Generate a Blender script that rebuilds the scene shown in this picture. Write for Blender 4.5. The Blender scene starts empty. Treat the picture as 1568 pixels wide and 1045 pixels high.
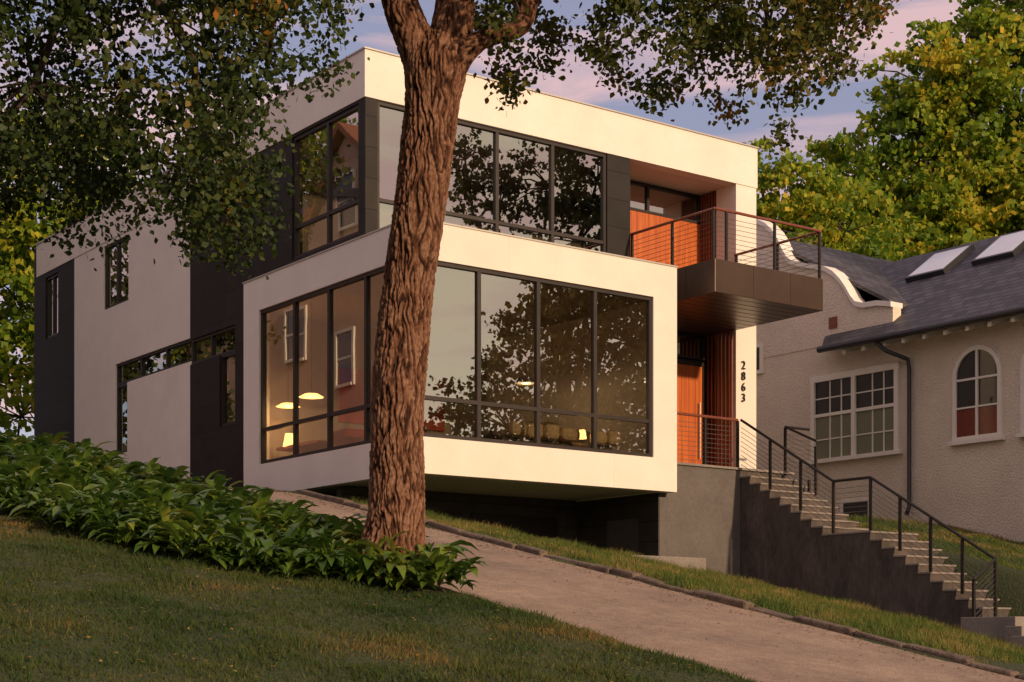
import bpy, math, random
import numpy as np
from mathutils import Vector, Matrix, noise
random.seed(7); rng=np.random.default_rng(11)
SC=bpy.context.scene
U=np.array([.805,.593]); V=np.array([-.593,.805]); L0=np.array([-1.83,29.16])
ANG=math.atan2(.593,.805)
def W(a,b,z=0.0): return (L0[0]+a*U[0]+b*V[0], L0[1]+a*U[1]+b*V[1], z)
def smooth(x,e0,e1):
    t=np.clip((x-e0)/(e1-e0),0,1); return t*t*(3-2*t)
# ---------------------------------------------------------------- materials
def nm(name):
    m=bpy.data.materials.new(name); m.use_nodes=True
    nt=m.node_tree; return m,nt,nt.nodes['Principled BSDF'],nt.nodes['Material Output']
def N(nt,t,**k):
    n=nt.nodes.new(t)
    for a,b in k.items(): setattr(n,a,b)
    return n
def ramp(nt,stops):
    r=N(nt,'ShaderNodeValToRGB'); e=r.color_ramp.elements
    e[0].position=stops[0][0]; e[0].color=(*stops[0][1],1)
    e[1].position=stops[-1][0]; e[1].color=(*stops[-1][1],1)
    for p,c in stops[1:-1]:
        x=e.new(p); x.color=(*c,1)
    return r
def mat(name,col,rough=.7,var=.12,scale=2.0,bump=.15,bscale=60,metal=0.0,dist=.01,cols=None,stretch=None,fine=None):
    m,nt,bs,out=nm(name)
    tc=N(nt,'ShaderNodeTexCoord'); n1=N(nt,'ShaderNodeTexNoise'); n1.inputs['Scale'].default_value=scale
    n1.inputs['Detail'].default_value=8; n1.inputs['Roughness'].default_value=.65
    src=tc.outputs['Object']
    if stretch:
        mp=N(nt,'ShaderNodeMapping'); mp.inputs['Scale'].default_value=stretch
        nt.links.new(src,mp.inputs['Vector']); src=mp.outputs['Vector']
    nt.links.new(src,n1.inputs['Vector'])
    c=np.array(col)
    r=ramp(nt,cols if cols else [(.3,tuple(c*(1-var))),(.7,tuple(np.minimum(c*(1+var),1)))])
    nt.links.new(n1.outputs['Fac'],r.inputs['Fac']); colout=r.outputs['Color']
    for fi in (fine if isinstance(fine,list) else [fine] if fine else []):
        n3=N(nt,'ShaderNodeTexNoise'); n3.inputs['Scale'].default_value=fi[0]; n3.inputs['Detail'].default_value=3; n3.inputs['Roughness'].default_value=.8
        nt.links.new(src,n3.inputs['Vector'])
        r3=ramp(nt,[(.36,(1-fi[1],)*3),(.64,(1+fi[1],)*3)]); nt.links.new(n3.outputs['Fac'],r3.inputs['Fac'])
        mx=N(nt,'ShaderNodeMixRGB',blend_type='MULTIPLY'); mx.inputs['Fac'].default_value=1
        nt.links.new(colout,mx.inputs[1]); nt.links.new(r3.outputs['Color'],mx.inputs[2]); colout=mx.outputs[0]
    nt.links.new(colout,bs.inputs['Base Color'])
    bs.inputs['Roughness'].default_value=rough; bs.inputs['Metallic'].default_value=metal
    if bump>0:
        n2=N(nt,'ShaderNodeTexNoise'); n2.inputs['Scale'].default_value=bscale; n2.inputs['Detail'].default_value=4
        nt.links.new(src,n2.inputs['Vector'])
        b=N(nt,'ShaderNodeBump'); b.inputs['Strength'].default_value=bump; b.inputs['Distance'].default_value=dist
        nt.links.new(n2.outputs['Fac'],b.inputs['Height']); nt.links.new(b.outputs['Normal'],bs.inputs['Normal'])
    return m
def mat_brick(name,col,mort,bw,bh,axes,rough=.5,mortar=.01,var=.15,metal=0.,bump=.4,zs=1.0,spec=.5):
    m,nt,bs,out=nm(name)
    tc=N(nt,'ShaderNodeTexCoord'); sp=N(nt,'ShaderNodeSeparateXYZ'); cb=N(nt,'ShaderNodeCombineXYZ')
    nt.links.new(tc.outputs['Object'],sp.inputs[0])
    mu=N(nt,'ShaderNodeMath',operation='MULTIPLY'); mu.inputs[1].default_value=zs
    nt.links.new(sp.outputs[axes[1]],mu.inputs[0])
    if axes[0]=='XY':
        ad=N(nt,'ShaderNodeMath',operation='ADD'); nt.links.new(sp.outputs['X'],ad.inputs[0]); nt.links.new(sp.outputs['Y'],ad.inputs[1])
        nt.links.new(ad.outputs[0],cb.inputs['X'])
    else: nt.links.new(sp.outputs[axes[0]],cb.inputs['X'])
    nt.links.new(mu.outputs[0],cb.inputs['Y'])
    bk=N(nt,'ShaderNodeTexBrick'); bk.inputs['Scale'].default_value=1
    bk.inputs['Brick Width'].default_value=bw; bk.inputs['Row Height'].default_value=bh
    bk.inputs['Mortar Size'].default_value=mortar
    c=np.array(col)
    bk.inputs['Color1'].default_value=(*(c*(1-var)),1); bk.inputs['Color2'].default_value=(*(c*(1+var)),1)
    bk.inputs['Mortar'].default_value=(*mort,1)
    nt.links.new(cb.outputs[0],bk.inputs['Vector'])
    n1=N(nt,'ShaderNodeTexNoise'); n1.inputs['Scale'].default_value=3; n1.inputs['Detail'].default_value=8
    nt.links.new(tc.outputs['Object'],n1.inputs['Vector'])
    mx=N(nt,'ShaderNodeMixRGB',blend_type='MULTIPLY'); mx.inputs['Fac'].default_value=.5
    nt.links.new(bk.outputs['Color'],mx.inputs[1])
    r=ramp(nt,[(.3,(.6,.6,.6)),(.7,(1.3,1.3,1.3))]); nt.links.new(n1.outputs['Fac'],r.inputs['Fac']); nt.links.new(r.outputs['Color'],mx.inputs[2])
    nt.links.new(mx.outputs[0],bs.inputs['Base Color'])
    b=N(nt,'ShaderNodeBump'); b.invert=True; b.inputs['Strength'].default_value=bump; b.inputs['Distance'].default_value=.02
    nt.links.new(bk.outputs['Fac'],b.inputs['Height']); nt.links.new(b.outputs['Normal'],bs.inputs['Normal'])
    bs.inputs['Roughness'].default_value=rough; bs.inputs['Metallic'].default_value=metal; bs.inputs['Specular IOR Level'].default_value=spec
    return m
def mat_leaf(name,stops,trans=.35,rough=.55,nscale=.5,amp=1.5):
    m,nt,bs,out=nm(name)
    g=N(nt,'ShaderNodeNewGeometry'); tc=N(nt,'ShaderNodeTexCoord')
    n1=N(nt,'ShaderNodeTexNoise'); n1.inputs['Scale'].default_value=nscale; n1.inputs['Detail'].default_value=3
    nt.links.new(tc.outputs['Object'],n1.inputs['Vector'])
    m1=N(nt,'ShaderNodeMath',operation='MULTIPLY_ADD'); m1.inputs[1].default_value=.55
    nt.links.new(g.outputs['Random Per Island'],m1.inputs[0])
    m2=N(nt,'ShaderNodeMath',operation='MULTIPLY_ADD'); m2.inputs[1].default_value=amp; m2.inputs[2].default_value=.23-amp*.5
    nt.links.new(n1.outputs['Fac'],m2.inputs[0]); nt.links.new(m2.outputs[0],m1.inputs[2])
    r=ramp(nt,stops); nt.links.new(m1.outputs[0],r.inputs['Fac'])
    nt.links.new(r.outputs['Color'],bs.inputs['Base Color']); bs.inputs['Roughness'].default_value=rough
    bs.inputs['Specular IOR Level'].default_value=.3
    tr=N(nt,'ShaderNodeBsdfTranslucent'); nt.links.new(r.outputs['Color'],tr.inputs['Color'])
    mx=N(nt,'ShaderNodeMixShader'); mx.inputs['Fac'].default_value=trans
    nt.links.new(bs.outputs[0],mx.inputs[1]); nt.links.new(tr.outputs[0],mx.inputs[2]); nt.links.new(mx.outputs[0],out.inputs['Surface'])
    return m
def mat_glass(name,refl,tint,rcol=(.9,.9,.88)):
    m,nt,bs,out=nm(name); nt.nodes.remove(bs)
    t=N(nt,'ShaderNodeBsdfTransparent'); t.inputs['Color'].default_value=(*tint,1)
    gl=N(nt,'ShaderNodeBsdfGlossy'); gl.inputs['Roughness'].default_value=0.0; gl.inputs['Color'].default_value=(*rcol,1)
    tc=N(nt,'ShaderNodeTexCoord'); n1=N(nt,'ShaderNodeTexNoise'); n1.inputs['Scale'].default_value=.7
    nt.links.new(tc.outputs['Object'],n1.inputs['Vector'])
    b=N(nt,'ShaderNodeBump'); b.inputs['Strength'].default_value=.02; b.inputs['Distance'].default_value=.03
    nt.links.new(n1.outputs['Fac'],b.inputs['Height']); nt.links.new(b.outputs['Normal'],gl.inputs['Normal'])
    lw=N(nt,'ShaderNodeLayerWeight'); lw.inputs['Blend'].default_value=.3
    ad=N(nt,'ShaderNodeMath',operation='MULTIPLY_ADD',use_clamp=True); ad.inputs[1].default_value=.5; ad.inputs[2].default_value=refl
    nt.links.new(lw.outputs['Fresnel'],ad.inputs[0])
    mx=N(nt,'ShaderNodeMixShader'); nt.links.new(ad.outputs[0],mx.inputs['Fac'])
    nt.links.new(t.outputs[0],mx.inputs[1]); nt.links.new(gl.outputs[0],mx.inputs[2]); nt.links.new(mx.outputs[0],out.inputs['Surface'])
    return m
def mat_emit(name,col,s):
    m,nt,bs,out=nm(name); bs.inputs['Base Color'].default_value=(*col,1)
    bs.inputs['Emission Color'].default_value=(*col,1); bs.inputs['Emission Strength'].default_value=s
    return m
M={}
M['white']=mat('stucco_cream',(.80,.735,.66),.85,.06,1.0,.25,90,dist=.006,fine=(30,.03))
M['dark']=mat_brick('fibre_panel_dark',(.021,.017,.015),(.005,.005,.005),2.4,.6,('XY','Z'),.62,.008,.14,spec=.25)
M['bronze']=mat('bronze_frame',(.028,.021,.018),.45,.2,3,0,metal=.2)
M['fascia']=mat('bronze_fascia',(.085,.055,.04),.36,.15,1.5,.05,20,metal=.5)
M['soffit']=mat('soffit_grey',(.66,.60,.53),.7,.05,2,0)
M['lens']=mat('downlight_lens',(.5,.48,.45),.3,.05,2,0)
M['coping']=mat('metal_coping',(.5,.47,.43),.45,.05,2,0,metal=.4)
M['wood']=mat('orange_wood',(.5,.14,.035),.42,.2,2,.15,8,cols=[(.25,(.30,.055,.014)),(.5,(.50,.115,.022)),(.75,(.64,.18,.034))],stretch=(7,7,.35))
M['slat']=mat('red_slat',(.20,.055,.03),.5,.2,4,0)
M['glass']=mat_glass('window_glass',.42,(.62,.60,.56),(.97,.95,.88))
M['int_wall']=mat('interior_plaster',(.38,.31,.24),.9,.05,1,0)
M['int_floor']=mat('interior_floor',(.16,.09,.05),.5,.2,3,0)
M['cushion']=mat('cushion_fabric',(.80,.62,.36),.9,.15,6,0)
M['sofa']=mat('sofa_fabric',(.16,.12,.09),.9,.15,6,0)
M['red']=mat('red_textile',(.45,.06,.035),.9,.2,5,0)
M['brickred']=mat('chimney_brick',(.22,.085,.05),.9,.2,5,0)
M['lampglow']=mat_emit('lamp_shade_glow',(1,.58,.18),6)
M['conc']=mat('concrete_painted',(.12,.105,.098),.85,.14,1.3,.2,40,fine=(12,.1))
M['concdark']=mat('concrete_dark',(.085,.068,.06),.88,.4,1.0,.3,30,stretch=(1,1,.4),fine=[(14,.18),(2.5,.25)])
M['tread']=mat('concrete_tread',(.23,.20,.18),.85,.18,2,.25,60,fine=(25,.15))
M['garage']=mat_brick('garage_siding',(.06,.052,.048),(.01,.01,.01),6,.42,('XY','Z'),.6,.008,.05,spec=.3)
M['black']=mat('black_metal',(.02,.016,.014),.45,.1,5,0,metal=.2)
M['cable']=mat('steel_cable',(.22,.19,.17),.4,.05,5,0,metal=.8)
M['nstucco']=mat('roughcast_stucco',(.74,.64,.54),.95,.1,.8,1.0,22,dist=.04,fine=(20,.10))
M['slate']=mat_brick('slate_shingle',(.062,.060,.070),(.013,.013,.016),.35,.22,('Y','Z'),.6,.016,.45,zs=1.74,bump=.9)
M['slate2']=mat_brick('slate_shingle_cross',(.062,.060,.070),(.013,.013,.016),.35,.22,('X','Z'),.6,.016,.45,zs=1.9,bump=.9)
M['trim']=mat('white_trim',(.80,.75,.69),.6,.05,3,0)
M['gutter']=mat('gutter_dark',(.04,.04,.045),.4,.1,3,0,metal=.3)
M['skyl_painted_sky']=mat('skylight_glass_painted_sky',(.72,.76,.82),.12,.05,2,0)  # pale base colour stands in for the sky reflected in the glass
M['pane']=mat('dark_window_pane',(.02,.022,.024),.04,.2,2,0)
M['greenpane']=mat('blind_behind_glass',(.17,.18,.12),.15,.1,2,0)
M['redpane']=mat('red_curtain_pane',(.15,.018,.01),.12,.3,6,0)
M['pink']=mat('pink_stucco',(.55,.37,.29),.9,.1,1,.2,40)
M['asphalt']=mat('road_asphalt',(.05,.05,.052),.9,.2,3,.3,80)
M['walk']=mat('sidewalk_concrete',(.3,.28,.26),.9,.15,2,.2,60)
M['stone']=mat('kerb_stone',(.13,.095,.07),.9,.5,5,.7,25,dist=.03,fine=(40,.3))
M['drive']=mat('driveway_gravelly_asphalt',(.25,.19,.15),.93,.25,.6,.6,45,dist=.02,
    cols=[(.28,(.18,.135,.108)),(.5,(.28,.205,.155)),(.72,(.37,.275,.20))],fine=[(55,.30),(6,.13)])
M['leaf_near']=mat_leaf('leaf_near',[(0,(.018,.036,.010)),(.5,(.036,.062,.014)),(.80,(.075,.095,.018)),(.94,(.19,.13,.02)),(1,(.36,.14,.02))],.3)
M['leaf_orange']=mat_leaf('leaf_turning',[(0,(.035,.055,.012)),(.42,(.07,.095,.018)),(.72,(.15,.13,.02)),(.95,(.38,.17,.025)),(1,(.42,.16,.02))],.35)
M['leaf_maple']=mat_leaf('leaf_maple',[(0,(.06,.12,.012)),(.42,(.15,.26,.022)),(.7,(.34,.40,.03)),(1,(.72,.54,.05))],.5,nscale=.25)
M['leaf_dark']=mat_leaf('leaf_far',[(0,(.02,.03,.01)),(.5,(.05,.065,.015)),(1,(.14,.12,.02))],.3,nscale=.15)
M['hosta']=mat_leaf('hosta_leaf',[(0,(.04,.09,.015)),(.45,(.085,.165,.024)),(.8,(.17,.25,.033)),(1,(.40,.36,.06))],.3,.36,1.2)
M['grassb']=mat_leaf('grass_blade',[(0,(.025,.052,.011)),(.45,(.048,.085,.017)),(.78,(.10,.11,.025)),(1,(.24,.145,.05))],.3,.7,.5,2.0)
M['grassl']=mat_leaf('grass_long',[(0,(.05,.10,.015)),(.42,(.10,.15,.025)),(.72,(.24,.20,.055)),(1,(.40,.27,.11))],.3,.7,.8,2.4)
M['litter']=mat_leaf('leaf_litter',[(0,(.12,.06,.02)),(.5,(.28,.15,.035)),(1,(.5,.33,.07))],.1,.8,2)
def mat_ground():
    m,nt,bs,out=nm('ground_grass')
    tc=N(nt,'ShaderNodeTexCoord')
    n1=N(nt,'ShaderNodeTexNoise'); n1.inputs['Scale'].default_value=.35; n1.inputs['Detail'].default_value=6
    n2=N(nt,'ShaderNodeTexNoise'); n2.inputs['Scale'].default_value=22; n2.inputs['Detail'].default_value=6
    for n in (n1,n2): nt.links.new(tc.outputs['Object'],n.inputs['Vector'])
    ad=N(nt,'ShaderNodeMath',operation='MULTIPLY_ADD'); ad.inputs[1].default_value=.5
    nt.links.new(n2.outputs['Fac'],ad.inputs[0])
    mm=N(nt,'ShaderNodeMath',operation='MULTIPLY'); mm.inputs[1].default_value=.5
    nt.links.new(n1.outputs['Fac'],mm.inputs[0]); nt.links.new(mm.outputs[0],ad.inputs[2])
    r=ramp(nt,[(.3,(.018,.030,.009)),(.52,(.04,.055,.016)),(.70,(.12,.09,.038))])
    nt.links.new(ad.outputs[0],r.inputs['Fac']); nt.links.new(r.outputs['Color'],bs.inputs['Base Color'])
    b=N(nt,'ShaderNodeBump'); b.inputs['Strength'].default_value=.9; b.inputs['Distance'].default_value=.04
    nt.links.new(n2.outputs['Fac'],b.inputs['Height']); nt.links.new(b.outputs['Normal'],bs.inputs['Normal'])
    bs.inputs['Roughness'].default_value=.95
    return m
M['ground']=mat_ground()
def mat_bark():
    m,nt,bs,out=nm('bark')
    at=N(nt,'ShaderNodeAttribute'); at.attribute_name='h'
    tc=N(nt,'ShaderNodeTexCoord'); n1=N(nt,'ShaderNodeTexNoise'); n1.inputs['Scale'].default_value=26; n1.inputs['Detail'].default_value=8; n1.inputs['Roughness'].default_value=.75
    mp=N(nt,'ShaderNodeMapping'); mp.inputs['Scale'].default_value=(1.6,1.6,.45)
    nt.links.new(tc.outputs['Object'],mp.inputs['Vector']); nt.links.new(mp.outputs[0],n1.inputs['Vector'])
    ad=N(nt,'ShaderNodeMath',operation='MULTIPLY_ADD'); ad.inputs[1].default_value=.9
    nt.links.new(n1.outputs['Fac'],ad.inputs[0])
    m3=N(nt,'ShaderNodeMath',operation='MULTIPLY_ADD'); m3.inputs[1].default_value=.8; m3.inputs[2].default_value=-.37
    nt.links.new(at.outputs['Fac'],m3.inputs[0]); nt.links.new(m3.outputs[0],ad.inputs[2])
    r=ramp(nt,[(.10,(.009,.005,.004)),(.38,(.052,.023,.014)),(.65,(.18,.080,.046)),(.95,(.36,.21,.14))])
    nt.links.new(ad.outputs[0],r.inputs['Fac']); nt.links.new(r.outputs['Color'],bs.inputs['Base Color'])
    b=N(nt,'ShaderNodeBump'); b.inputs['Strength'].default_value=1.0; b.inputs['Distance'].default_value=.035
    nt.links.new(n1.outputs['Fac'],b.inputs['Height']); nt.links.new(b.outputs['Normal'],bs.inputs['Normal'])
    bs.inputs['Roughness'].default_value=.92; bs.inputs['Specular IOR Level'].default_value=.2
    return m
M['bark']=mat_bark()
M['bark2']=mat('bark_plain',(.06,.042,.03),.9,.3,8,.5,30,dist=.03)
# ---------------------------------------------------------------- mesh helpers
def link(o,parent=None):
    SC.collection.objects.link(o)
    if parent: o.parent=parent
    return o
def empty(name,house=True):
    e=bpy.data.objects.new(name,None); SC.collection.objects.link(e)
    if house: e.location=(L0[0],L0[1],0); e.rotation_euler=(0,0,ANG)
    return e
class MB:
    def __init__(s): s.v=[]; s.f=[]
    def box(s,x0,x1,y0,y1,z0,z1):
        i=len(s.v)
        s.v+=[(x0,y0,z0),(x1,y0,z0),(x1,y1,z0),(x0,y1,z0),(x0,y0,z1),(x1,y0,z1),(x1,y1,z1),(x0,y1,z1)]
        s.f+=[(i,i+3,i+2,i+1),(i+4,i+5,i+6,i+7),(i,i+1,i+5,i+4),(i+1,i+2,i+6,i+5),(i+2,i+3,i+7,i+6),(i+3,i,i+4,i+7)]
        return s
    def poly(s,pts):
        i=len(s.v); s.v+=list(pts); s.f.append(tuple(range(i,i+len(pts)))); return s
    def prism(s,prof,axis,c0,c1):
        n=len(prof); i=len(s.v)
        for c in (c0,c1):
            for p,z in prof: s.v.append((c,p,z) if axis=='a' else (p,c,z))
        s.f.append(tuple(range(i,i+n))); s.f.append(tuple(range(i+2*n-1,i+n-1,-1)))
        for k in range(n): s.f.append((i+k,i+(k+1)%n,i+n+(k+1)%n,i+n+k))
        return s
    def tube(s,pts,rad,seg=8,cap=True):
        pts=[Vector(p) for p in pts]; n=len(pts); i=len(s.v)
        if not hasattr(rad,'__len__'): rad=[rad]*n
        ref=None
        for k in range(n):
            t=(pts[min(k+1,n-1)]-pts[max(k-1,0)]).normalized()
            if ref is None: ref=t.orthogonal().normalized()
            ref=(ref-t*ref.dot(t)).normalized(); o=t.cross(ref)
            for j in range(seg):
                a=2*math.pi*j/seg; q=pts[k]+(ref*math.cos(a)+o*math.sin(a))*rad[k]; s.v.append(tuple(q))
        for k in range(n-1):
            for j in range(seg):
                a=i+k*seg+j; b=i+k*seg+(j+1)%seg; s.f.append((a,b,b+seg,a+seg))
        if cap: s.f.append(tuple(i+j for j in range(seg))[::-1]); s.f.append(tuple(i+(n-1)*seg+j for j in range(seg)))
        return s
    def obj(s,name,m,parent=None,sm=False,bev=0):
        me=bpy.data.meshes.new(name); me.from_pydata(s.v,[],s.f); me.materials.append(m)
        if sm: me.polygons.foreach_set('use_smooth',[True]*len(me.polygons))
        o=bpy.data.objects.new(name,me); link(o,parent)
        if bev:
            b=o.modifiers.new('bevel','BEVEL'); b.width=bev; b.segments=2
        return o
def box(name,x0,x1,y0,y1,z0,z1,m,parent,bev=0): return MB().box(x0,x1,y0,y1,z0,z1).obj(name,M[m],parent,bev=bev)
def panel(name,axis,plane,th,u0,u1,z0,z1,holes,m,parent):
    us=sorted(set([u0,u1]+[min(max(h[i],u0),u1) for h in holes for i in (0,1)]))
    zs=sorted(set([z0,z1]+[min(max(h[i],z0),z1) for h in holes for i in (2,3)]))
    mb=MB()
    for i in range(len(us)-1):
        run=None
        for j in range(len(zs)-1):
            cu=(us[i]+us[i+1])/2; cz=(zs[j]+zs[j+1])/2
            solid=not any(h[0]<cu<h[1] and h[2]<cz<h[3] for h in holes)
            if solid: run=[run[0],zs[j+1]] if run else [zs[j],zs[j+1]]
            if (not solid or j==len(zs)-2) and run:
                if axis=='b': mb.box(us[i],us[i+1],plane,plane+th,run[0],run[1])
                else: mb.box(plane,plane+th,us[i],us[i+1],run[0],run[1])
                run=None
    return mb.obj(name,M[m],parent)
def window(name,axis,plane,u0,u1,z0,z1,mull,trans,parent,fw=.06,setb=.04,dep=.1,fm='bronze',gm='glass'):
    mb=MB(); p0=plane+setb; p1=p0+dep
    def bx(a,b,c,d,q0=0,q1=0):
        if axis=='b': mb.box(a,b,p0+q0,p1+q1,c,d)
        else: mb.box(p0+q0,p1+q1,a,b,c,d)
    bx(u0,u1,z0,z0+fw); bx(u0,u1,z1-fw,z1); bx(u0,u0+fw,z0+fw,z1-fw); bx(u1-fw,u1,z0+fw,z1-fw)
    for u in mull: bx(u-fw*.55,u+fw*.55,z0+fw,z1-fw,.004,-.004)
    for z in trans: bx(u0+fw,u1-fw,z-fw*.5,z+fw*.5,.008,-.008)
    mb.obj(name+'_frame',M[fm],parent)
    g=MB(); pg=p0+dep*.55
    ue=sorted([u0]+list(mull)+[u1]); ze=sorted([z0]+list(trans)+[z1])
    for i in range(len(ue)-1):
        for j in range(len(ze)-1):
            t=(random.random()-.5)*.006; t2=(random.random()-.5)*.006
            if axis=='b': g.poly([(ue[i],pg+t,ze[j]),(ue[i+1],pg-t,ze[j]),(ue[i+1],pg-t+t2,ze[j+1]),(ue[i],pg+t+t2,ze[j+1])])
            else: g.poly([(pg+t+t2,ue[i],ze[j+1]),(pg-t+t2,ue[i+1],ze[j+1]),(pg-t,ue[i+1],ze[j]),(pg+t,ue[i],ze[j])])
    g.obj(name+'_glass',M[gm],parent)
# ---------------------------------------------------------------- MODERN HOUSE
H=empty('modern_house')
FW=(-.01,5.84,3.77,7.03)
panel('living_front_wall','b',0,.25,0,6.48,3.10,7.71,[FW],'white',H)
panel('living_side_wall','a',0,.25,.25,6.63,3.10,7.71,[(.2,5.92,3.77,7.03)],'white',H)
box('living_right_wall',6.23,6.478,.25,6.63,3.10,7.70,'white',H)
box('living_back_wall',.25,6.23,6.38,6.63,3.10,7.70,'int_wall',H)
box('living_soffit',.03,6.45,.03,6.60,3.125,3.30,'soffit',H)
box('living_floor',.26,6.22,.26,6.37,3.31,3.72,'int_floor',H)
box('living_ceiling',.25,6.23,.25,6.38,7.1,7.3,'int_wall',H)
box('living_roof',.25,6.23,.25,6.38,7.35,7.62,'coping',H)
mb=MB(); mb.box(-.02,6.5,-.02,.27,7.712,7.74); mb.box(-.02,.27,.272,6.65,7.712,7.74); mb.box(6.21,6.5,.272,2.1,7.712,7.74); mb.obj('living_coping',M['coping'],H)
box('corner_post',.03,.15,.03,.15,3.77,7.03,'bronze',H)
window('living_front_window','b',0,.15,5.84,3.77,7.03,[1.545,2.944,4.357],[4.50],H,fw=.075)
window('living_side_window','a',0,.15,5.92,3.77,7.03,[1.68,3.08,4.48],[4.50],H,fw=.075)
mb=MB()
mb.box(4.8,4.805,-.002,.01,3.11,3.765); mb.box(2.2,2.205,-.002,.01,7.035,7.70)
mb.obj('stucco_joints',M['soffit'],H)
mb=MB()
for a,b in ((1.6,.8),(4.9,.8)): mb.tube([(a,b,3.12),(a,b,3.126)],.05,12)
mb.obj('soffit_downlights',M['lens'],H)
panel('upper_front_wall','b',2.1,.25,.3,7.02,7.6,10.55,[(.58,6.37,7.96,10.55)],'dark',H)
panel('upper_side_wall','a',.3,.25,2.352,6.63,7.6,10.55,[(2.3,5.03,7.96,10.5)],'dark',H)
window('upper_front_window','b',2.1,.58,6.37,7.96,10.545,[2.05,3.48,4.92],[8.63],H,fw=.07)
window('upper_side_window','a',.3,2.36,5.03,7.96,10.5,[3.62],[8.63],H,fw=.07)
panel('dark_side_wall','a',.3,.25,6.632,9.93,1.0,10.55,[(7.69,8.44,8.68,9.99),(7.63,9.93,6.46,7.04),(7.63,8.40,4.86,6.46)],'dark',H)
window('side_narrow_window','a',.3,7.69,8.44,8.68,9.99,[],[],H)
window('side_strip_window','a',.3,7.63,9.93,6.46,7.04,[8.9],[],H)
window('side_tall_window','a',.3,7.63,8.40,4.86,6.455,[],[],H)
panel('upper_band_front','b',2.08,.3,.28,10.88,10.552,11.47,[],'white',H)
box('upper_band_side',.28,.55,2.382,9.93,10.552,11.47,'white',H)
box('upper_band_right',10.6,10.88,2.382,12,10.552,11.47,'white',H)
mb=MB(); mb.box(.25,10.91,2.05,2.4,11.472,11.50); mb.box(.25,.57,2.402,9.95,11.472,11.50); mb.obj('upper_coping',M['coping'],H)
box('upper_roof',.55,10.6,2.38,9.93,10.95,11.1,'coping',H)
box('upper_ceiling',.56,10.85,2.352,9.9,10.553,10.6,'soffit',H)
box('upper_floor',.56,6.9,2.36,9.9,7.68,7.9,'int_floor',H)
box('entry_column',10.21,10.86,2.1,2.75,.8,10.55,'white',H)
box('right_wall',10.6,10.86,2.752,20,.8,10.55,'white',H)
box('recess_left_wall',6.9,7.018,2.352,3.3,7.872,10.55,'dark',H)
mb=MB()
a=7.03
while a<10.2:
    mb.box(a,min(a+.17,10.24),3.3,3.33,7.875,9.86); a+=.175
mb.obj('recess_wood_cladding',M['wood'],H)
box('recess_back_wall',6.9,10.6,3.34,3.5,7.6,9.86,'dark',H)
window('recess_transom','b',3.26,7.03,10.24,9.87,10.54,[8.6],[],H)
mb=MB(); b=2.78
while b<3.28: mb.box(10.2,10.25,b,b+.05,7.875,10.54); b+=.09
mb.obj('recess_slats',M['slat'],H)
box('recess_right_backing',10.26,10.598,2.752,3.33,7.6,10.54,'white',H)
box('upper_inner_wall',.56,10.5,5.5,5.6,7.91,10.5,'int_wall',H)
box('balcony_slab',7.0,10.2,-.58,3.3,7.18,7.87,'fascia',H,bev=.01)
mb=MB()
for a in (8.1,9.2): mb.box(a-.005,a+.005,-.583,-.57,7.19,7.86)
for b in (.3,1.2): mb.box(6.997,7.01,b-.005,b+.005,7.19,7.86)
for b in np.arange(-.3,3.0,.3): mb.box(7.02,10.18,b-.008,b+.008,7.176,7.19)
mb.obj('balcony_seams',M['black'],H)
def rail(prefix,path,h,posts,parent,topm='black',ncab=9,pw=.025,tw=.03,base=0.08):
    mb=MB()
    for p in posts: mb.box(p[0]-pw,p[0]+pw,p[1]-pw,p[1]+pw,p[2]-.02,p[2]+h-.02)
    mb.obj(prefix+'_posts',M['black'],parent)
    mb=MB(); cb=MB()
    for p,q in zip(path[:-1],path[1:]):
        P=Vector(p)+Vector((0,0,h)); Q=Vector(q)+Vector((0,0,h))
        mb.tube([P,Q],tw,6)
        for k in range(ncab):
            z=base+(h-base-.06)*k/(ncab-.0)
            cb.tube([Vector(p)+Vector((0,0,z)),Vector(q)+Vector((0,0,z))],.0055,5)
    mb.obj(prefix+'_top',M[topm],parent); cb.obj(prefix+'_cables',M['cable'],parent)
BZ=7.87
rail('balcony_rail',[(7.03,2.1,BZ),(7.03,-.55,BZ),(10.17,-.55,BZ),(10.17,2.1,BZ)],1.03,
     [(7.03,2.05,BZ),(7.03,.75,BZ),(7.03,-.5,BZ),(7.35,-.55,BZ),(8.75,-.55,BZ),(10.12,-.55,BZ),(10.17,.75,BZ),(10.17,2.05,BZ)],H,topm='slat')
box('entry_back_wall',6.48,10.25,3.08,3.3,.8,7.178,'dark',H)
mb=MB()
for k in range(5): mb.box(8.95+k*.215,8.95+k*.215+.21,3.03,3.078,3.72,6.45)
mb.obj('entry_door',M['wood'],H)
mb=MB(); mb.box(8.86,8.945,3.0,3.078,3.72,6.55); mb.box(10.03,10.1,3.0,3.078,3.72,6.55); mb.box(8.95,10.02,3.0,3.078,6.46,6.55); mb.obj('door_frame',M['bronze'],H)
MB().tube([(9.9,2.97,4.3),(9.9,2.97,5.6)],.018,8).obj('door_pull',M['cable'],H)
window('entry_transom','b',2.98,8.9,10.1,6.6,7.15,[],[],H,setb=.0,dep=.09)
mb=MB(); b=2.15
while b<3.0: mb.box(10.12,10.17,b,b+.045,3.72,7.175); b+=.13
mb.obj('entry_slats',M['slat'],H)
box('entry_right_backing',10.262,10.6,2.752,3.3,.8,7.6,'dark',H)
for k,ch in enumerate('2863'):
    c=bpy.data.curves.new('digit','FONT'); c.body=ch; c.size=.27; c.extrude=.012; c.align_x='CENTER'
    o=bpy.data.objects.new('house_number_digit_%d'%(k+1),c); c.materials.append(M['black']); link(o,H)
    o.location=(10.42,2.07,6.31-k*.25); o.rotation_euler=(math.pi/2,0,0)
box('porch_landing',6.482,8.58,.31,3.078,.3,3.71,'conc',H)
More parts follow.
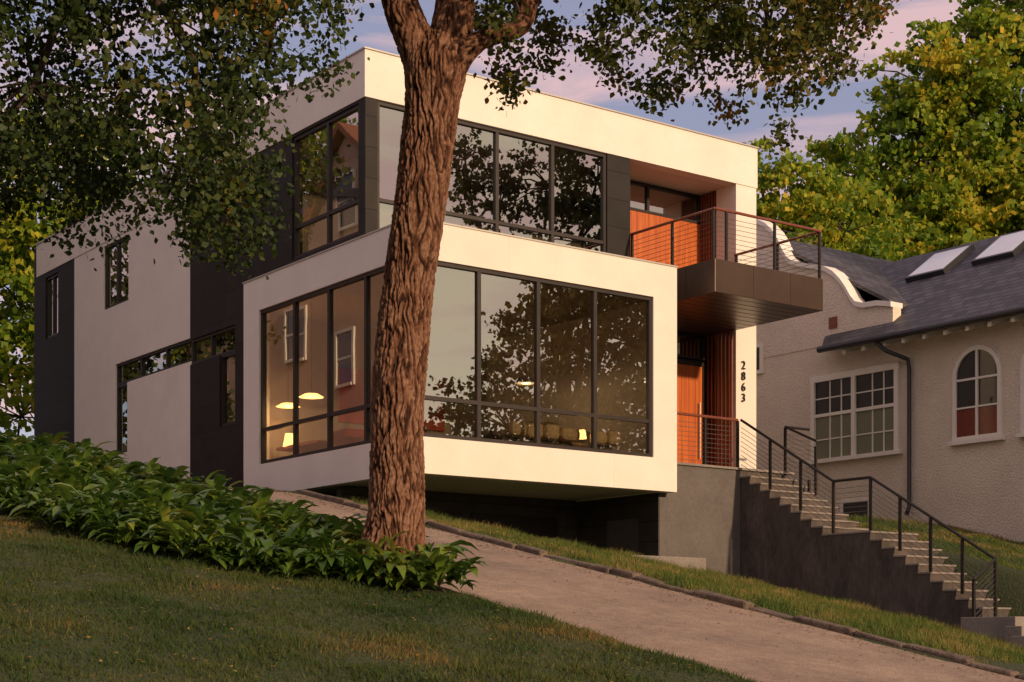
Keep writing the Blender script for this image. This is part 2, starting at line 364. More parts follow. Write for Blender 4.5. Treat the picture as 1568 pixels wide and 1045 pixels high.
box('porch_slab',6.485,10.2,.26,3.07,3.712,3.76,'tread',H)
box('porch_under_wall',6.28,6.48,.31,3.0,.3,3.10,'conc',H)
rail('porch_rail',[(6.6,.36,3.76),(8.56,.36,3.76)],1.03,[(7.6,.36,3.76),(8.56,.36,3.76)],H,topm='slat')
panel('carport_side_wall','a',6.25,.028,.312,3.2,.6,3.12,[(.93,1.99,1.0,2.62)],'garage',H)
box('carport_niche',6.45,6.47,.9,2.0,.6,3.1,'black',H)
box('carport_back_wall',.3,6.25,3.0,3.2,.6,3.12,'garage',H)
mb=MB(); mb.box(.9,3.2,2.96,2.998,1.5,2.72); mb.box(3.4,5.7,2.96,2.998,1.3,2.72); mb.obj('garage_doors',M['black'],H)
box('low_garden_wall',3.4,6.6,-.75,-.5,.9,1.72,'tread',H,bev=.015)
panel('rear_side_wall','a',.33,.25,9.932,17.2,1.0,10.34,[(13.57,15.18,8.6,10.25),(9.932,14.4,6.55,7.10),(13.65,14.4,4.8,6.55)],'white',H)
panel('rear_dark_wall','a',.33,.25,17.202,20,1.0,10.34,[(18.4,19.36,8.5,10.2)],'dark',H)
box('rear_band',.31,.6,9.952,20.02,10.342,11.25,'white',H)
box('rear_coping',.28,.63,9.955,20.05,11.252,11.285,'coping',H)
window('rear_window','a',.33,13.57,15.18,8.6,10.25,[14.4],[],H)
window('rear_strip_window','a',.33,9.94,14.4,6.55,7.10,[11.4,12.9],[],H)
window('rear_tall_window','a',.33,13.65,14.4,4.8,6.545,[],[],H)
window('rear_end_window','a',.33,18.4,19.36,8.5,10.2,[18.9],[],H)
box('rear_end_wall',.33,10.86,20.002,20.25,1,11.2,'dark',H)
box('rear_roof',.6,10.86,9.955,20,10.9,11.05,'coping',H)
box('rear_floor',.6,10.5,6.64,19.9,7.5,7.9,'int_floor',H)
box('rear_inner_wall',3.5,3.6,6.64,19.9,1.0,10.8,'int_wall',H)
# interior furniture
mb=MB(); mb.box(2.6,5.4,.75,1.6,3.73,4.05); mb.box(2.6,5.4,1.45,1.7,4.05,4.42); mb.obj('sofa',M['sofa'],H,bev=.05)
mb=MB()
for a in (2.85,3.3,3.7,4.15,4.95,5.3):
    w=.16+.08*random.random(); t=random.uniform(-.05,.05)
    mb.box(a-w,a+w,.50+.1*random.random(),.80,4.03,4.27+random.random()*.13)
mb.obj('sofa_cushions',M['cushion'],H,bev=.09)
def shade(mb,a,b,z,r0,r1,h): mb.tube([(a,b,z),(a,b,z+h)],[r0,r1],16)
mb=MB(); shade(mb,4.55,.7,4.12,.09,.06,.18); shade(mb,.55,5.6,4.15,.14,.09,.28); shade(mb,.6,5.75,5.02,.26,.14,.07); shade(mb,.6,4.75,5.1,.26,.14,.07)
mb.obj('lamp_shades',M['lampglow'],H)
mb=MB()
for b in (5.75,4.75): mb.tube([(.6,b,5.15),(.6,b,7.1)],.008,5)
mb.obj('pendant_cords',M['black'],H)
for k,(a,b,z,p) in enumerate(((.6,5.75,4.9,14),(.6,4.75,4.95,14),(4.4,2.4,5.4,38))):  # pendant bulbs, then an added fill light to brighten sofa and room
    ld=bpy.data.lights.new('bulb_and_fill','POINT'); ld.energy=p; ld.color=(1,.66,.32); ld.shadow_soft_size=.04
    lo=bpy.data.objects.new('bulb_and_fill_%d'%k,ld); link(lo,H); lo.location=(a,b,z)
mb=MB(); shade(mb,4.4,2.4,5.44,.24,.12,.14); mb.tube([(4.4,2.4,5.58),(4.4,2.4,7.1)],.008,5); mb.obj('fill_light_shade',M['sofa'],H)  # made-up shade and cord around the added fill light
mb=MB(); mb.box(.5,1.2,3.2,3.9,3.73,4.3); mb.box(.5,1.3,1.4,2.5,3.73,4.35); mb.obj('armchairs',M['red'],H,bev=.08)
box('dining_table',.45,1.6,4.3,6.0,4.1,4.16,'wood',H)
mb=MB(); mb.box(2.2,3.4,6.32,6.375,4.9,6.1); mb.box(4.2,5.0,6.32,6.375,4.9,6.1); mb.obj('wall_pictures',M['red'],H)
# ---------------------------------------------------------------- STAIRCASE
S=empty('concrete_staircase')
def stair():
    prof=[(3.0,.0),(3.0,3.70)]
    tr=MB(); b=.31; z=3.70
    n1=9; d1=2.64/n1; h1=1.53/n1
    prof.append((b,z))
    for k in range(n1):
        z-=h1; prof.append((b,z)); tr.box(8.565,10.02,b-d1-.02,b-.002,z+.002,z+.04); b-=d1; prof.append((b,z))
    b2=-3.30; tr.box(8.565,10.02,b2-.02,b-.03,z+.002,z+.04); b=b2; prof.append((b,z))
    n2=10; d2=2.94/n2; h2=1.72/n2
    for k in range(n2):
        z-=h2; prof.append((b,z)); 
        if k<n2-1: tr.box(8.565,10.02,b-d2-.02,b-.002,z+.002,z+.04); 
        b-=d2; prof.append((b,z))
    prof.append((b,-1.2)); prof.append((3.0,-1.2)); prof=prof[1:]
    MB().prism(prof,'a',8.581,10.0).obj('stair_body',M['concdark'],S)
    tr.obj('stair_treads',M['tread'],S,bev=.008)
stair()
mb=MB()
mb.box(7.6,10.6,-7.4,-6.245,-1,.46)
mb.box(7.3,11.0,-7.75,-7.402,-1,.29); mb.box(7.0,11.5,-8.1,-7.752,-1,.12); mb.box(6.9,11.9,-8.5,-8.102,-1,-.04)
mb.obj('bottom_landing',M['tread'],S,bev=.01)
def sl(p,q,t): return tuple(p[i]+(q[i]-p[i])*t for i in range(3))
A0=(8.6,.3,3.76); A1=(8.6,-2.33,2.23); A2=(8.6,-3.30,2.23); A3=(8.6,-6.24,.5); A4=(7.9,-6.3,.1)
rail('stair_rail',[A0,A1,A2,A3,A4],1.03,[sl(A0,A1,.33),sl(A0,A1,.66),A1,A2,sl(A2,A3,.25),sl(A2,A3,.5),sl(A2,A3,.75),A3,A4],S,ncab=9)
rail('stair_side_rail',[(10.7,.3,3.7),(9.95,.3,3.7),(9.95,-.6,3.3)],1.05,[(10.7,.3,2.6),(9.95,.3,3.7),(9.95,-.6,3.2)],S)
# ---------------------------------------------------------------- TERRAIN
def G(b): 
    return 2.36+.2*np.clip(b,-20.5,2.5)+.07*np.clip(b-2.5,0,40)
def HT(a,b,detail=True):
    a=np.asarray(a,float); b=np.asarray(b,float)
    g=G(b)
    lawn=g+.17*smooth(-a,5.05,5.9)-.02*np.clip(-a-9,0,30)
    bb=np.minimum(b,.5)
    yard=G(bb)-.11*np.clip(a+1,0,12)+.08*smooth(a,-.9,-.2)*smooth(-a,-6,-1)
    yard=yard*smooth(a,-.75,.25)+g*(1-smooth(a,-.75,.25))
    right=2.8+.25*np.clip(b,-9,0)+.03*np.clip(b,0,30)
    w=smooth(a,9.0,9.9)*smooth(b,-15,-8.6)
    z=np.where(a<-5,lawn,np.where(a<-1,g-.04,yard*(1-w)+right*w))
    z=np.where(b<-20.5,np.maximum(z,-1.74),z)
    if detail:
        nz=.018*np.sin(a*2.1+b*1.3)+.014*np.sin(a*3.7-b*2.9+1)+.012*np.sin(a*6.1+b*5.3)
        z=z+nz*np.where((a>-5)&(a<-1),0,1)*np.where(b<-20.5,0,1)
    return z
def axis_pts(lo,hi,f0,f1,step):
    x=list(np.arange(f0,f1+1e-6,step)); s=step
    y=f1
    while y<hi: s*=1.35; y+=s; x.append(y)
    s=step; y=f0
    while y>lo: s*=1.35; y-=s; x.insert(0,y)
    return np.array(x)
A=axis_pts(-420,420,-17,17,.25); B=axis_pts(-420,420,-26,12,.25)
A=np.sort(np.concatenate([A,[-5.01,-.99]]))
AA,BB=np.meshgrid(A,B,indexing='ij'); ZZ=HT(AA,BB)
na,nb=AA.shape
vx=L0[0]+AA*U[0]+BB*V[0]; vy=L0[1]+AA*U[1]+BB*V[1]
co=np.stack([vx,vy,ZZ],-1).reshape(-1,3)
def np_mesh(name,co,faces,m,parent=None,smooth_=False):
    me=bpy.data.meshes.new(name); nv=len(co); nf,k=faces.shape
    me.vertices.add(nv); me.vertices.foreach_set('co',np.ascontiguousarray(co,dtype=np.float32).ravel())
    me.loops.add(nf*k); me.loops.foreach_set('vertex_index',faces.astype(np.int32).ravel())
    me.polygons.add(nf); me.polygons.foreach_set('loop_start',(np.arange(nf)*k).astype(np.int32))
    me.polygons.foreach_set('loop_total',np.full(nf,k,dtype=np.int32))
    if smooth_: me.polygons.foreach_set('use_smooth',np.ones(nf,dtype=bool))
    me.update(calc_edges=True); me.materials.append(m)
    o=bpy.data.objects.new(name,me); link(o,parent); return o
i,j=np.meshgrid(np.arange(na-1),np.arange(nb-1),indexing='ij'); q=(i*nb+j).ravel()
np_mesh('ground',co,np.stack([q,q+nb,q+nb+1,q+1],-1),M['ground'],smooth_=True)
def strip(name,a0,a1,b0,b1,m,off,step=.5,z=None):
    As=np.linspace(a0,a1,max(2,int((a1-a0)/step)+1)); Bs=np.concatenate([np.arange(b0,b1,step),[b1]])
    if b0<2.5<b1: Bs=np.unique(np.concatenate([Bs,[2.5]]))
    X,Y=np.meshgrid(As,Bs,indexing='ij'); Z=G(Y)+off if z is None else np.full(X.shape,z)
    c=np.stack([L0[0]+X*U[0]+Y*V[0],L0[1]+X*U[1]+Y*V[1],Z],-1).reshape(-1,3)
    n,mm=X.shape; i,j=np.meshgrid(np.arange(n-1),np.arange(mm-1),indexing='ij'); q=(i*mm+j).ravel()
    return np_mesh(name,c,np.stack([q,q+mm,q+mm+1,q+1],-1),m,smooth_=True)
strip('driveway',-5.0,-1.0,-20.6,14,M['drive'],0.0)
strip('road',-200,200,-34,-25.2,M['asphalt'],0,step=20,z=-1.72)
strip('sidewalk',-200,200,-23.6,-21.9,M['walk'],0,step=20,z=-1.73)
mb=MB(); mb.box(-200,-5.5,-25.2,-25.05,-1.9,-1.60); mb.box(-.5,200,-25.2,-25.05,-1.9,-1.60)
sk=mb.obj('street_kerb',M['walk']); sk.location=(L0[0],L0[1],0); sk.rotation_euler=(0,0,ANG)
mb=MB(); b=-18.
while b<8:
    l=.45+random.random()*.6; z=float(G(b+l/2)); s=.2 if b+l/2<2.5 else .07
    w=.15+random.random()*.06; h=.04+random.random()*.07; o=-1.02+random.uniform(-.035,.035); t=random.uniform(-.02,.02)
    i0=len(mb.v); mb.box(o,o+w,b,b+l-.03,-.35,h)
    for k in range(i0,i0+8):
        x,y,zz=mb.v[k]; mb.v[k]=(x+t*(y-b)*2+random.uniform(-.015,.015),y,zz+z+s*(y-b-l/2)+random.uniform(-.02,.02))
    b+=l
o=mb.obj('stone_kerb',M['stone'],bev=.03); o.location=(L0[0],L0[1],0); o.rotation_euler=(0,0,ANG)
# ---------------------------------------------------------------- foliage helpers
def rand_dirs(n):
    d=rng.normal(size=(n,3)); return d/np.linalg.norm(d,axis=1,keepdims=True)
def leaf_obj(name,c,size,m,parent=None,asp=.6,hexa=True,droop=0.3):
    n=len(c); nrm=rand_dirs(n); nrm[:,2]=nrm[:,2]*.8+.3
    t=rand_dirs(n); t[:,2]-=droop; t-=nrm*(t*nrm).sum(1,keepdims=True)/np.maximum((nrm**2).sum(1,keepdims=True),1e-6)
    t/=np.linalg.norm(t,axis=1,keepdims=True)+1e-9; s=np.cross(nrm,t); s/=np.linalg.norm(s,axis=1,keepdims=True)+1e-9
    sz=size*(.6+.8*rng.random(n))[:,None]
    if hexa: prof=[(-.5,0),(-.15,.42),(.2,.30),(.6,0),(.2,-.30),(-.15,-.42)]
    else: prof=[(-.5,0),(0,.5),(.5,0),(0,-.5)]
    k=len(prof); P=np.stack([c+t*sz*p+s*sz*asp*1.6*q for p,q in prof],1).reshape(-1,3)
    return np_mesh(name,P,np.arange(n*k).reshape(n,k),m,parent)
def in_poly(x,y,poly):
    ins=np.zeros(len(x),bool); n=len(poly)
    for i in range(n):
        x0,y0=poly[i]; x1,y1=poly[(i+1)%n]
        c=((y0>y)!=(y1>y))&(x<(x1-x0)*(y-y0)/((y1-y0)+1e-12)+x0); ins^=c
    return ins
def clump_field(p,f):
    return np.array([noise.noise(Vector((float(x)*f,float(y)*f,float(z)*f))) for x,y,z in p])
def bough_mass(poly,y0,y1,ntw,per,sig,thr,f=.95):
    xs=[p[0] for p in poly]; zs=[p[1] for p in poly]
    P=np.stack([rng.uniform(min(xs),max(xs),ntw*4),rng.uniform(y0,y1,ntw*4),rng.uniform(min(zs),max(zs),ntw*4)],-1)
    P=P[in_poly(P[:,0],P[:,2],poly)]
    P=P[clump_field(P,f)>thr][:ntw]
    c=np.repeat(P,per,0)+rng.normal(size=(len(P)*per,3))*np.array([sig,sig,sig*.8])
    return P,c
# ---------------------------------------------------------------- NEAR TREE
T=empty('elm_tree',False)
TY=18.5
def bark_tube(name,pts,rad,parent,seg=110,step=.025,amp=.045,knots=()):
    pts=[Vector(p) for p in pts]
    out=[];ro=[]
    for i in range(len(pts)-1):
        p0=pts[max(i-1,0)];p1=pts[i];p2=pts[i+1];p3=pts[min(i+2,len(pts)-1)]
        n=max(2,int((p2-p1).length/step))
        for k in range(n):
            t=k/n
            out.append(.5*((2*p1)+(-p0+p2)*t+(2*p0-5*p1+4*p2-p3)*t*t+(-p0+3*p1-3*p2+p3)*t**3)); ts=t*t*(3-2*t); ro.append(rad[i]*(1-ts)+rad[i+1]*ts)
    out.append(pts[-1]); ro.append(rad[-1])
    vs=[];hs=[];n=len(out); ref=None; N3=noise.noise
    for k in range(n):
        t=(out[min(k+1,n-1)]-out[max(k-1,0)]).normalized()
        if ref is None: ref=t.orthogonal().normalized()
        ref=(ref-t*ref.dot(t)).normalized(); o=t.cross(ref)
        for j in range(seg):
            a=2*math.pi*j/seg; d=ref*math.cos(a)+o*math.sin(a); q=out[k]+d*ro[k]
            wv=N3(Vector((q.x*2,q.y*2,q.z*1.6)))*.07; wv2=N3(Vector((q.x*6+9,q.y*6,q.z*6)))*.035
            r1=abs(N3(Vector(((q.x+wv+wv2)*21,(q.y+wv)*21,q.z*2.3))))
            r2=abs(N3(Vector(((q.x+wv2)*36,q.y*36,q.z*8+3))))
            r3=N3(Vector((q.x*50,q.y*50,q.z*28)))
            r4=abs(N3(Vector((q.x*9+4,q.y*9,q.z*9))))
            h=min(1,r1*4.2)*.62+min(1,r2*3.2)*.22+min(1,r4*5)*.14+r3*.16
            big=N3(Vector((q.x*1.5,q.y*1.5,q.z*.8)))*.035
            e=0
            for kp,kr,kh in knots:
                dd=(q-Vector(kp)).length; e+=kh*math.exp(-(dd/kr)**2)
                if dd<kr*.5: h*=.3+.7*dd/(kr*.5)
            f=min(1,ro[k]/.25)
            vs.append(tuple(q+d*((h-.65)*amp*f+big*f+e))); hs.append(h)
    k,j=np.meshgrid(np.arange(n-1),np.arange(seg),indexing='ij'); a=(k*seg+j).ravel(); b=(k*seg+(j+1)%seg).ravel()
    o=np_mesh(name,np.array(vs),np.stack([a,b,b+seg,a+seg],-1),M['bark'],parent,True)
    at=o.data.attributes.new('h','FLOAT','POINT'); at.data.foreach_set('value',np.array(hs,dtype=np.float32))
    return o
bark_tube('trunk',[(-1.42,TY,.4),(-1.40,TY,.95),(-1.33,TY,1.6),(-1.30,TY,2.9),(-1.22,TY,4.02),(-1.05,TY,5.15),(-.94,TY,6.05),(-.88,TY,6.6),(-.80,TY,6.95)],
   [.48,.37,.31,.295,.285,.28,.30,.34,.26],T,seg=240,step=.016,amp=.058,knots=[((-1.34,TY-.31,2.95),.13,.09),((-1.17,TY-.29,3.15),.1,.05),((-.85,TY-.23,4.75),.1,.06),((-.93,TY-.28,4.5),.12,.04)])
bark_tube('limb_1',[(-.95,TY,6.35),(-1.05,TY,6.8),(-1.22,TY,7.2),(-1.40,TY,7.7),(-1.9,TY-.3,9),(-2.6,TY-.6,10.8)],[.22,.23,.20,.18,.15,.08],T,seg=120,step=.03,amp=.045)
bark_tube('limb_2',[(-.82,TY,6.4),(-.72,TY,6.9),(-.66,TY,7.3),(-.60,TY,7.8),(-.2,TY+.3,9.3),(.3,TY+.6,11.3)],[.24,.25,.235,.21,.17,.08],T,seg=120,step=.03,amp=.045)
bark_tube('limb_3',[(-.75,TY,6.55),(-.5,TY-.05,6.82),(-.3,TY-.1,6.93),(.03,TY-.1,7.02),(.15,TY,7.18),(.28,TY,7.5),(.9,TY+.1,8.1),(2.6,TY+.2,8.6),(4.2,TY+.1,8.2)],[.19,.125,.10,.095,.095,.095,.085,.06,.03],T,seg=60,step=.04,amp=.03)
left_poly=[(-8.5,4.4),(-5.4,4.6),(-4.7,4.45),(-3.95,4.97),(-3.7,4.8),(-3.44,4.2),(-3.03,4.15),(-2.8,4.6),(-2.5,5.07),(-2.15,5.7),(-1.98,6.3),(-1.95,6.8),(-1.7,7.6),(-.8,9),(-1,11),(-8.5,11.5)]
right_poly=[(-.45,7.15),(-.29,7.0),(.05,6.55),(.23,6.7),(.57,7.1),(.91,6.98),(1.32,6.7),(1.62,6.4),(2.08,6.5),(2.38,6.75),(2.6,6.35),(2.98,6.3),(3.24,5.95),(3.39,6.35),(3.8,6.65),(4.2,7.1),(4.5,7.7),(5.2,9),(3.2,11.4),(-1.2,11.4)]
P1,c1=bough_mass(left_poly,15.2,18.6,3700,34,.13,-.22)
P2,c2=bough_mass(right_poly,17.6,20.0,1500,32,.105,.05,1.35)
leaf_obj('foliage_1',c1,.066,M['leaf_near'],T)
leaf_obj('foliage_2',c2,.068,M['leaf_orange'],T)
mb=MB()
def twig_net(mb,P,roots,n,r=.012):
    idx=rng.choice(len(P),min(n,len(P)),replace=False)
    for k in idx:
        p=Vector(P[k]); q=min(roots,key=lambda s:(Vector(s)-p).length); q=Vector(q)
        mid=(p+q)/2+Vector((random.uniform(-.15,.15),random.uniform(-.15,.15),.12*(q-p).length+random.uniform(-.1,.1)))
        mb.tube([q,q.lerp(mid,.6)+Vector((0,0,.04)),mid,p],[r*2.2,r*1.7,r*1.2,r*.5],5,False)
rootsL=[(-2,17.9,9),(-2.8,17,7.6),(-3.6,16.8,6.6),(-3.3,17,5.5),(-4.6,16.6,7),(-5,16.8,5.8),(-6,16.5,6.5),(-2.6,17.2,6.2),(-4.3,17.2,8.4)]
for p,q in ((0,1),(1,2),(2,3),(1,7),(2,4),(4,5),(4,6),(0,8)): mb.tube([rootsL[p],(Vector(rootsL[p])+Vector(rootsL[q]))/2+Vector((.1,0,.12)),rootsL[q]],[.06,.05,.035],6,False)
twig_net(mb,P1,rootsL,150)
rootsR=[(.9,18.6,8.1),(2.6,18.7,8.6),(1.5,18.7,7.4),(3.0,18.8,7.2),(.1,18.5,7.2),(3.9,18.6,7.7),(2.2,18.8,7.3)]
for p,q in ((0,2),(1,3),(1,6),(1,5)): mb.tube([rootsR[p],(Vector(rootsR[p])+Vector(rootsR[q]))/2+Vector((.1,0,.1)),rootsR[q]],[.045,.035,.025],6,False)
twig_net(mb,P2,rootsR,110,.009)
mb.obj('twigs',M['bark2'],T,sm=True)
# ---------------------------------------------------------------- BACKGROUND TREES
def crown_tree(name,base,blobs,m,leaf=.22,dens=90,trunk_r=.35,shell=.55):
    E=empty(name,False)
    mb=MB(); bx,by,bz=base
    cz=np.mean([b[2] for b in blobs]); cx=np.mean([b[0] for b in blobs]); cy=np.mean([b[1] for b in blobs])
    hub=Vector((bx*.6+cx*.4,by*.6+cy*.4,bz+(cz-bz)*.62))
    mb.tube([(bx,by,bz-.5),Vector((bx,by,bz)).lerp(hub,.5)+Vector((.2,0,0)),hub],[trunk_r*1.3,trunk_r,trunk_r*.75],10,False)
    allc=[]
    for (x,y,z,r) in blobs:
        mid=hub.lerp(Vector((x,y,z)),.5)+Vector((0,0,.4))
        mb.tube([hub,mid,(x,y,z)],[trunk_r*.5,trunk_r*.3,trunk_r*.12],6,False)
        ncl=int(11*r*r)+10
        d=rand_dirs(ncl); rad=r*(shell+(1.14-shell)*rng.random(ncl)**.6)
        cc=np.array([x,y,z])+d*rad[:,None]*np.array([1,1,.85])
        for k in range(0,ncl,5): mb.tube([(x,y,z),(Vector((x,y,z))+Vector(cc[k]))/2+Vector((0,0,.1*r)),tuple(cc[k])],[trunk_r*.12,trunk_r*.08,.015],4,False)
        per=max(8,int(dens*r*r/ncl))
        pts=np.repeat(cc,per,0)+rng.normal(size=(ncl*per,3))*np.array([.30,.30,.17])*min(1.2,.35+r*.2)
        allc.append(pts)
    leaf_obj('crown',np.concatenate(allc),leaf,m,E,asp=.62,hexa=False,droop=.2)
    mb.obj('trunk_and_limbs',M['bark2'],E,sm=True)
    return E
crown_tree('maple_tree',(17,62,3),[(16.8,62,18.4,3.6),(19.6,62,20.5,4.0),(15.6,61,21.2,2.0),(14.0,62,17.8,2.5),(18.6,61,15.5,3.8),(17.6,62,23.0,1.9),(20.5,62,24.3,2.6),(14.6,61,14.5,3.0),(22.5,62,17,4.5),(16.3,60,15,2.5),(13.2,62,16.0,2.0),(15.2,60.5,19.6,1.4),(17.2,59.5,20.8,1.5)],M['leaf_maple'],.22,620,.4)
crown_tree('maple_tree',(10,56,3),[(9.4,56,15.0,1.9),(8.5,56,16.6,1.1),(10.5,56,15.7,1.3),(11.6,56,14.3,2.0),(8.9,56,13.4,2.3),(10.2,55,12.5,2.6),(12.6,56,12.3,2.4),(7.5,56,12.5,2.2)],M['leaf_maple'],.19,680,.28)
crown_tree('maple_tree',(-15.5,54,4),[(-16,54,10.9,3),(-16.5,54,7.6,3),(-14.6,54,13.3,2.6),(-12.9,54,13.9,2.0),(-16.2,54,15.4,3.2),(-19,54,12,3.5),(-13.8,54,10.4,2.3),(-11,55,12.6,2.0)],M['leaf_maple'],.22,420,.3)
crown_tree('oak_tree',(-20,44,3),[(-17.5,44,7,2.4),(-19.5,44,11,3),(-20,43,15,3.2),(-16,44,4.6,1.6)],M['leaf_dark'],.2,380,.3)
def hb(l): return [(*W(a,b)[:2],z,r) for a,b,z,r in l]
crown_tree('oak_tree',W(21.5,-23,-1.7),hb([(20,-24,8.0,2.8),(22,-23,10.5,3.0),(24.5,-22,11.5,3.4),(21.5,-22,5.5,3.4),(25,-21,7,3.6),(23,-24,14.3,2.0),(25.5,-22.5,16.5,2.2),(27.5,-22,14,3),(24,-22,3,3),(20,-24,3,2.6),(22.0,-23.5,17.6,1.5),(24.2,-23,18.6,1.9),(26.5,-22.5,19.2,2.0),(21.0,-24,19.4,1.1)]),M['leaf_dark'],.2,420,.4)
crown_tree('oak_tree',W(16.8,-27,-1.7),hb([(16.5,-27,5.6,2.6),(18.5,-26,6.2,2.5),(15,-27.5,4,2.4),(17,-26,2.4,2.6)]),M['leaf_dark'],.22,420,.25)
crown_tree('maple_tree',W(-16,38,4),hb([(-14,32,14.5,3.2),(-16,36,17,4),(-15,31,18.5,3),(-14,36,11,3.4),(-20,40,14,4),(-15,34,21,3)]),M['leaf_maple'],.24,300,.35)
pts=[]
for k in range(150):
    th=random.uniform(0,2*math.pi); R=random.uniform(85,125); r=random.uniform(4,8); z=random.uniform(0,6)
    x=math.cos(th)*R; y=25+math.sin(th)*R
    n=300; d=rand_dirs(n); pts.append(np.array([x,y,z+2])+d*r*(.7+.4*rng.random(n))[:,None]*np.array([1,1,.9]))
leaf_obj('distant_trees',np.concatenate(pts),.95,M['leaf_dark'],None,asp=.8,hexa=False)
# ---------------------------------------------------------------- HOSTAS
def bed_min(b): return np.interp(b,[-10.0,-9.7,-9.3,-8.8,-7.8,-6.5,-2.7,12],[-6.0,-6.6,-7.2,-7.8,-8.4,-8.7,-8.9,-9.4])
hv=[];hf=[]
pl=[]
for b in np.arange(-9.95,10,.27):
    lo=float(bed_min(b)); 
    for a in np.arange(lo,-5.25 if b>-8.6 else -5.6,.27): pl.append((a+random.uniform(-.14,.14),b+random.uniform(-.14,.14)))
for (a,b) in pl:
    if (a+5.96)**2+(b+8.85)**2<.2: continue
    z=float(HT(a,b)); bx,by,_=W(a,b); sc=random.uniform(.8,1.3)
    for k in range(21):
        th=random.uniform(0,2*math.pi); ln=random.uniform(.22,.42)*sc; wd=ln*random.uniform(.24,.36); el=random.uniform(.6,1.5)
        st=random.uniform(.06,.33)*sc
        d=Vector((math.cos(th),math.sin(th),0)); s=Vector((-d.y,d.x,0)); roll=random.uniform(-.4,.4); s=(s+Vector((0,0,roll))).normalized()
        p=Vector((bx,by,z-.02))+d*st*.4; e=el; i0=len(hv)
        p=p+Vector((0,0,st)); segs=[(0,.12),(.25,.8),(.5,1),(.75,.7),(1,.0)]; last=0
        up=Vector((0,0,1))
        for t,wf in segs:
            p=p+(d*math.cos(e)+up*math.sin(e))*ln*(t-last); last=t; e-=random.uniform(.25,.5)
            if wf>0:
                lift=up*wd*.18*wf
                hv+= [tuple(p-s*wd*.5*wf+lift),tuple(p),tuple(p+s*wd*.5*wf+lift)]
            else: hv.append(tuple(p))
        for g in range(3):
            q=i0+g*3; hf+=[(q,q+1,q+4,q+3),(q+1,q+2,q+5,q+4)]
        q=i0+9; hf+=[(q,q+1,q+3),(q+1,q+2,q+3)]
me=bpy.data.meshes.new('hosta_bed'); me.from_pydata(hv,[],hf); me.materials.append(M['hosta']); me.polygons.foreach_set('use_smooth',[True]*len(me.polygons))
link(bpy.data.objects.new('hosta_bed',me))
# ---------------------------------------------------------------- GRASS
def blades(name,n,a0,a1,b0,b1,h,w,m,mask=None):
    a=rng.uniform(a0,a1,n); b=rng.uniform(b0,b1,n)
    if mask is not None: k=mask(a,b); a=a[k]; b=b[k]
    n=len(a); z=HT(a,b)-.005
    x=L0[0]+a*U[0]+b*V[0]; y=L0[1]+a*U[1]+b*V[1]; p=np.stack([x,y,z],-1)
    cl=1+.5*np.sin(a*3.1+2*np.sin(b*1.7))*np.sin(b*2.7+1.5*np.sin(a*2.1))
    th=rng.uniform(0,2*np.pi,n); hh=h*(.4+1.0*rng.random(n)**1.5)*cl; s=np.stack([np.cos(th),np.sin(th),0*th],-1)*w*.5*(.6+.8*rng.random(n))[:,None]
    ln=rng.normal(size=(n,3))*.5; ln[:,2]=1; tip=p+ln*hh[:,None]
    P=np.stack([p-s,p+s,tip],1).reshape(-1,3)
    np_mesh(name,P,np.arange(n*3).reshape(n,3),m)
blades('lawn_grass',330000,-15.5,-5.0,-17,2,.05,.013,M['grassb'],lambda a,b:(a<bed_min(b)+.25)|(b<-9.9))
blades('verge_grass',110000,-.85,8.5,-13,1.2,.10,.014,M['grassl'],lambda a,b:~((a>0.1)&(b>2.4)))
blades('yard_grass',50000,10.1,15,-8.3,3,.07,.016,M['grassl'])
def litter(name,n,a0,a1,b0,b1,off,sz):
    a=rng.uniform(a0,a1,n); b=rng.uniform(b0,b1,n); z=HT(a,b)+off
    c=np.stack([L0[0]+a*U[0]+b*V[0],L0[1]+a*U[1]+b*V[1],z],-1)
    th=rng.uniform(0,6.28,n); t=np.stack([np.cos(th),np.sin(th),rng.uniform(-.2,.4,n)],-1); s=np.stack([-np.sin(th),np.cos(th),rng.uniform(-.3,.3,n)],-1)
    P=np.stack([c-t*sz,c+s*sz*.6,c+t*sz,c-s*sz*.6],1).reshape(-1,3)
    np_mesh(name,P,np.arange(n*4).reshape(n,4),M['litter'])
litter('fallen_leaves',2200,-14,-5.2,-16,-2,.04,.022)
litter('driveway_leaf_litter',900,-1.6,-1.05,-15,3,.055,.022)
litter('driveway_fallen_leaves',350,-4.9,-1.1,-15,3,.05,.02)
litter('verge_leaf_litter',1500,-.8,8,-13,0,.06,.026)
# ---------------------------------------------------------------- NEIGHBOUR STUCCO HOUSE
NH=empty('stucco_house')
box('side_wall',15,15.3,-9,13,1.0,7.75,'nstucco',NH)
box('front_wall',15.302,23,-9,-8.7,1.0,7.75,'nstucco',NH)
box('rear_wall',15.302,23,12.7,13,1.0,7.75,'nstucco',NH)
box('far_wall',23.002,23.3,-9,13,1.0,7.75,'nstucco',NH)
def roofslab(name,pts,th,m):
    mb=MB(); n=len(pts); mb.v+=[tuple(p) for p in pts]+[(p[0],p[1],p[2]-th) for p in pts]
    mb.f.append(tuple(range(n))); mb.f.append(tuple(range(2*n-1,n-1,-1)))
    for k in range(n): mb.f.append((k,k+n,(k+1)%n+n,(k+1)%n))
    return mb.obj(name,M[m],NH)
roofslab('main_roof_west',[(14.35,-9.6,7.42),(14.35,3.3,7.42),(15.3,4.0,8.05),(18.85,5.2,10.5),(18.85,-9.6,10.5)],.12,'slate')
roofslab('main_roof_east',[(18.852,-9.6,10.5),(18.852,5.2,10.5),(23.9,5.2,7.2),(23.9,-9.6,7.2)],.12,'slate')
roofslab('cross_roof_front',[(15.25,6.5,11.1),(23,6.5,11.1),(23,1.4,8.2),(17.2,1.4,8.2),(15.25,1.9,8.5)],.1,'slate2')
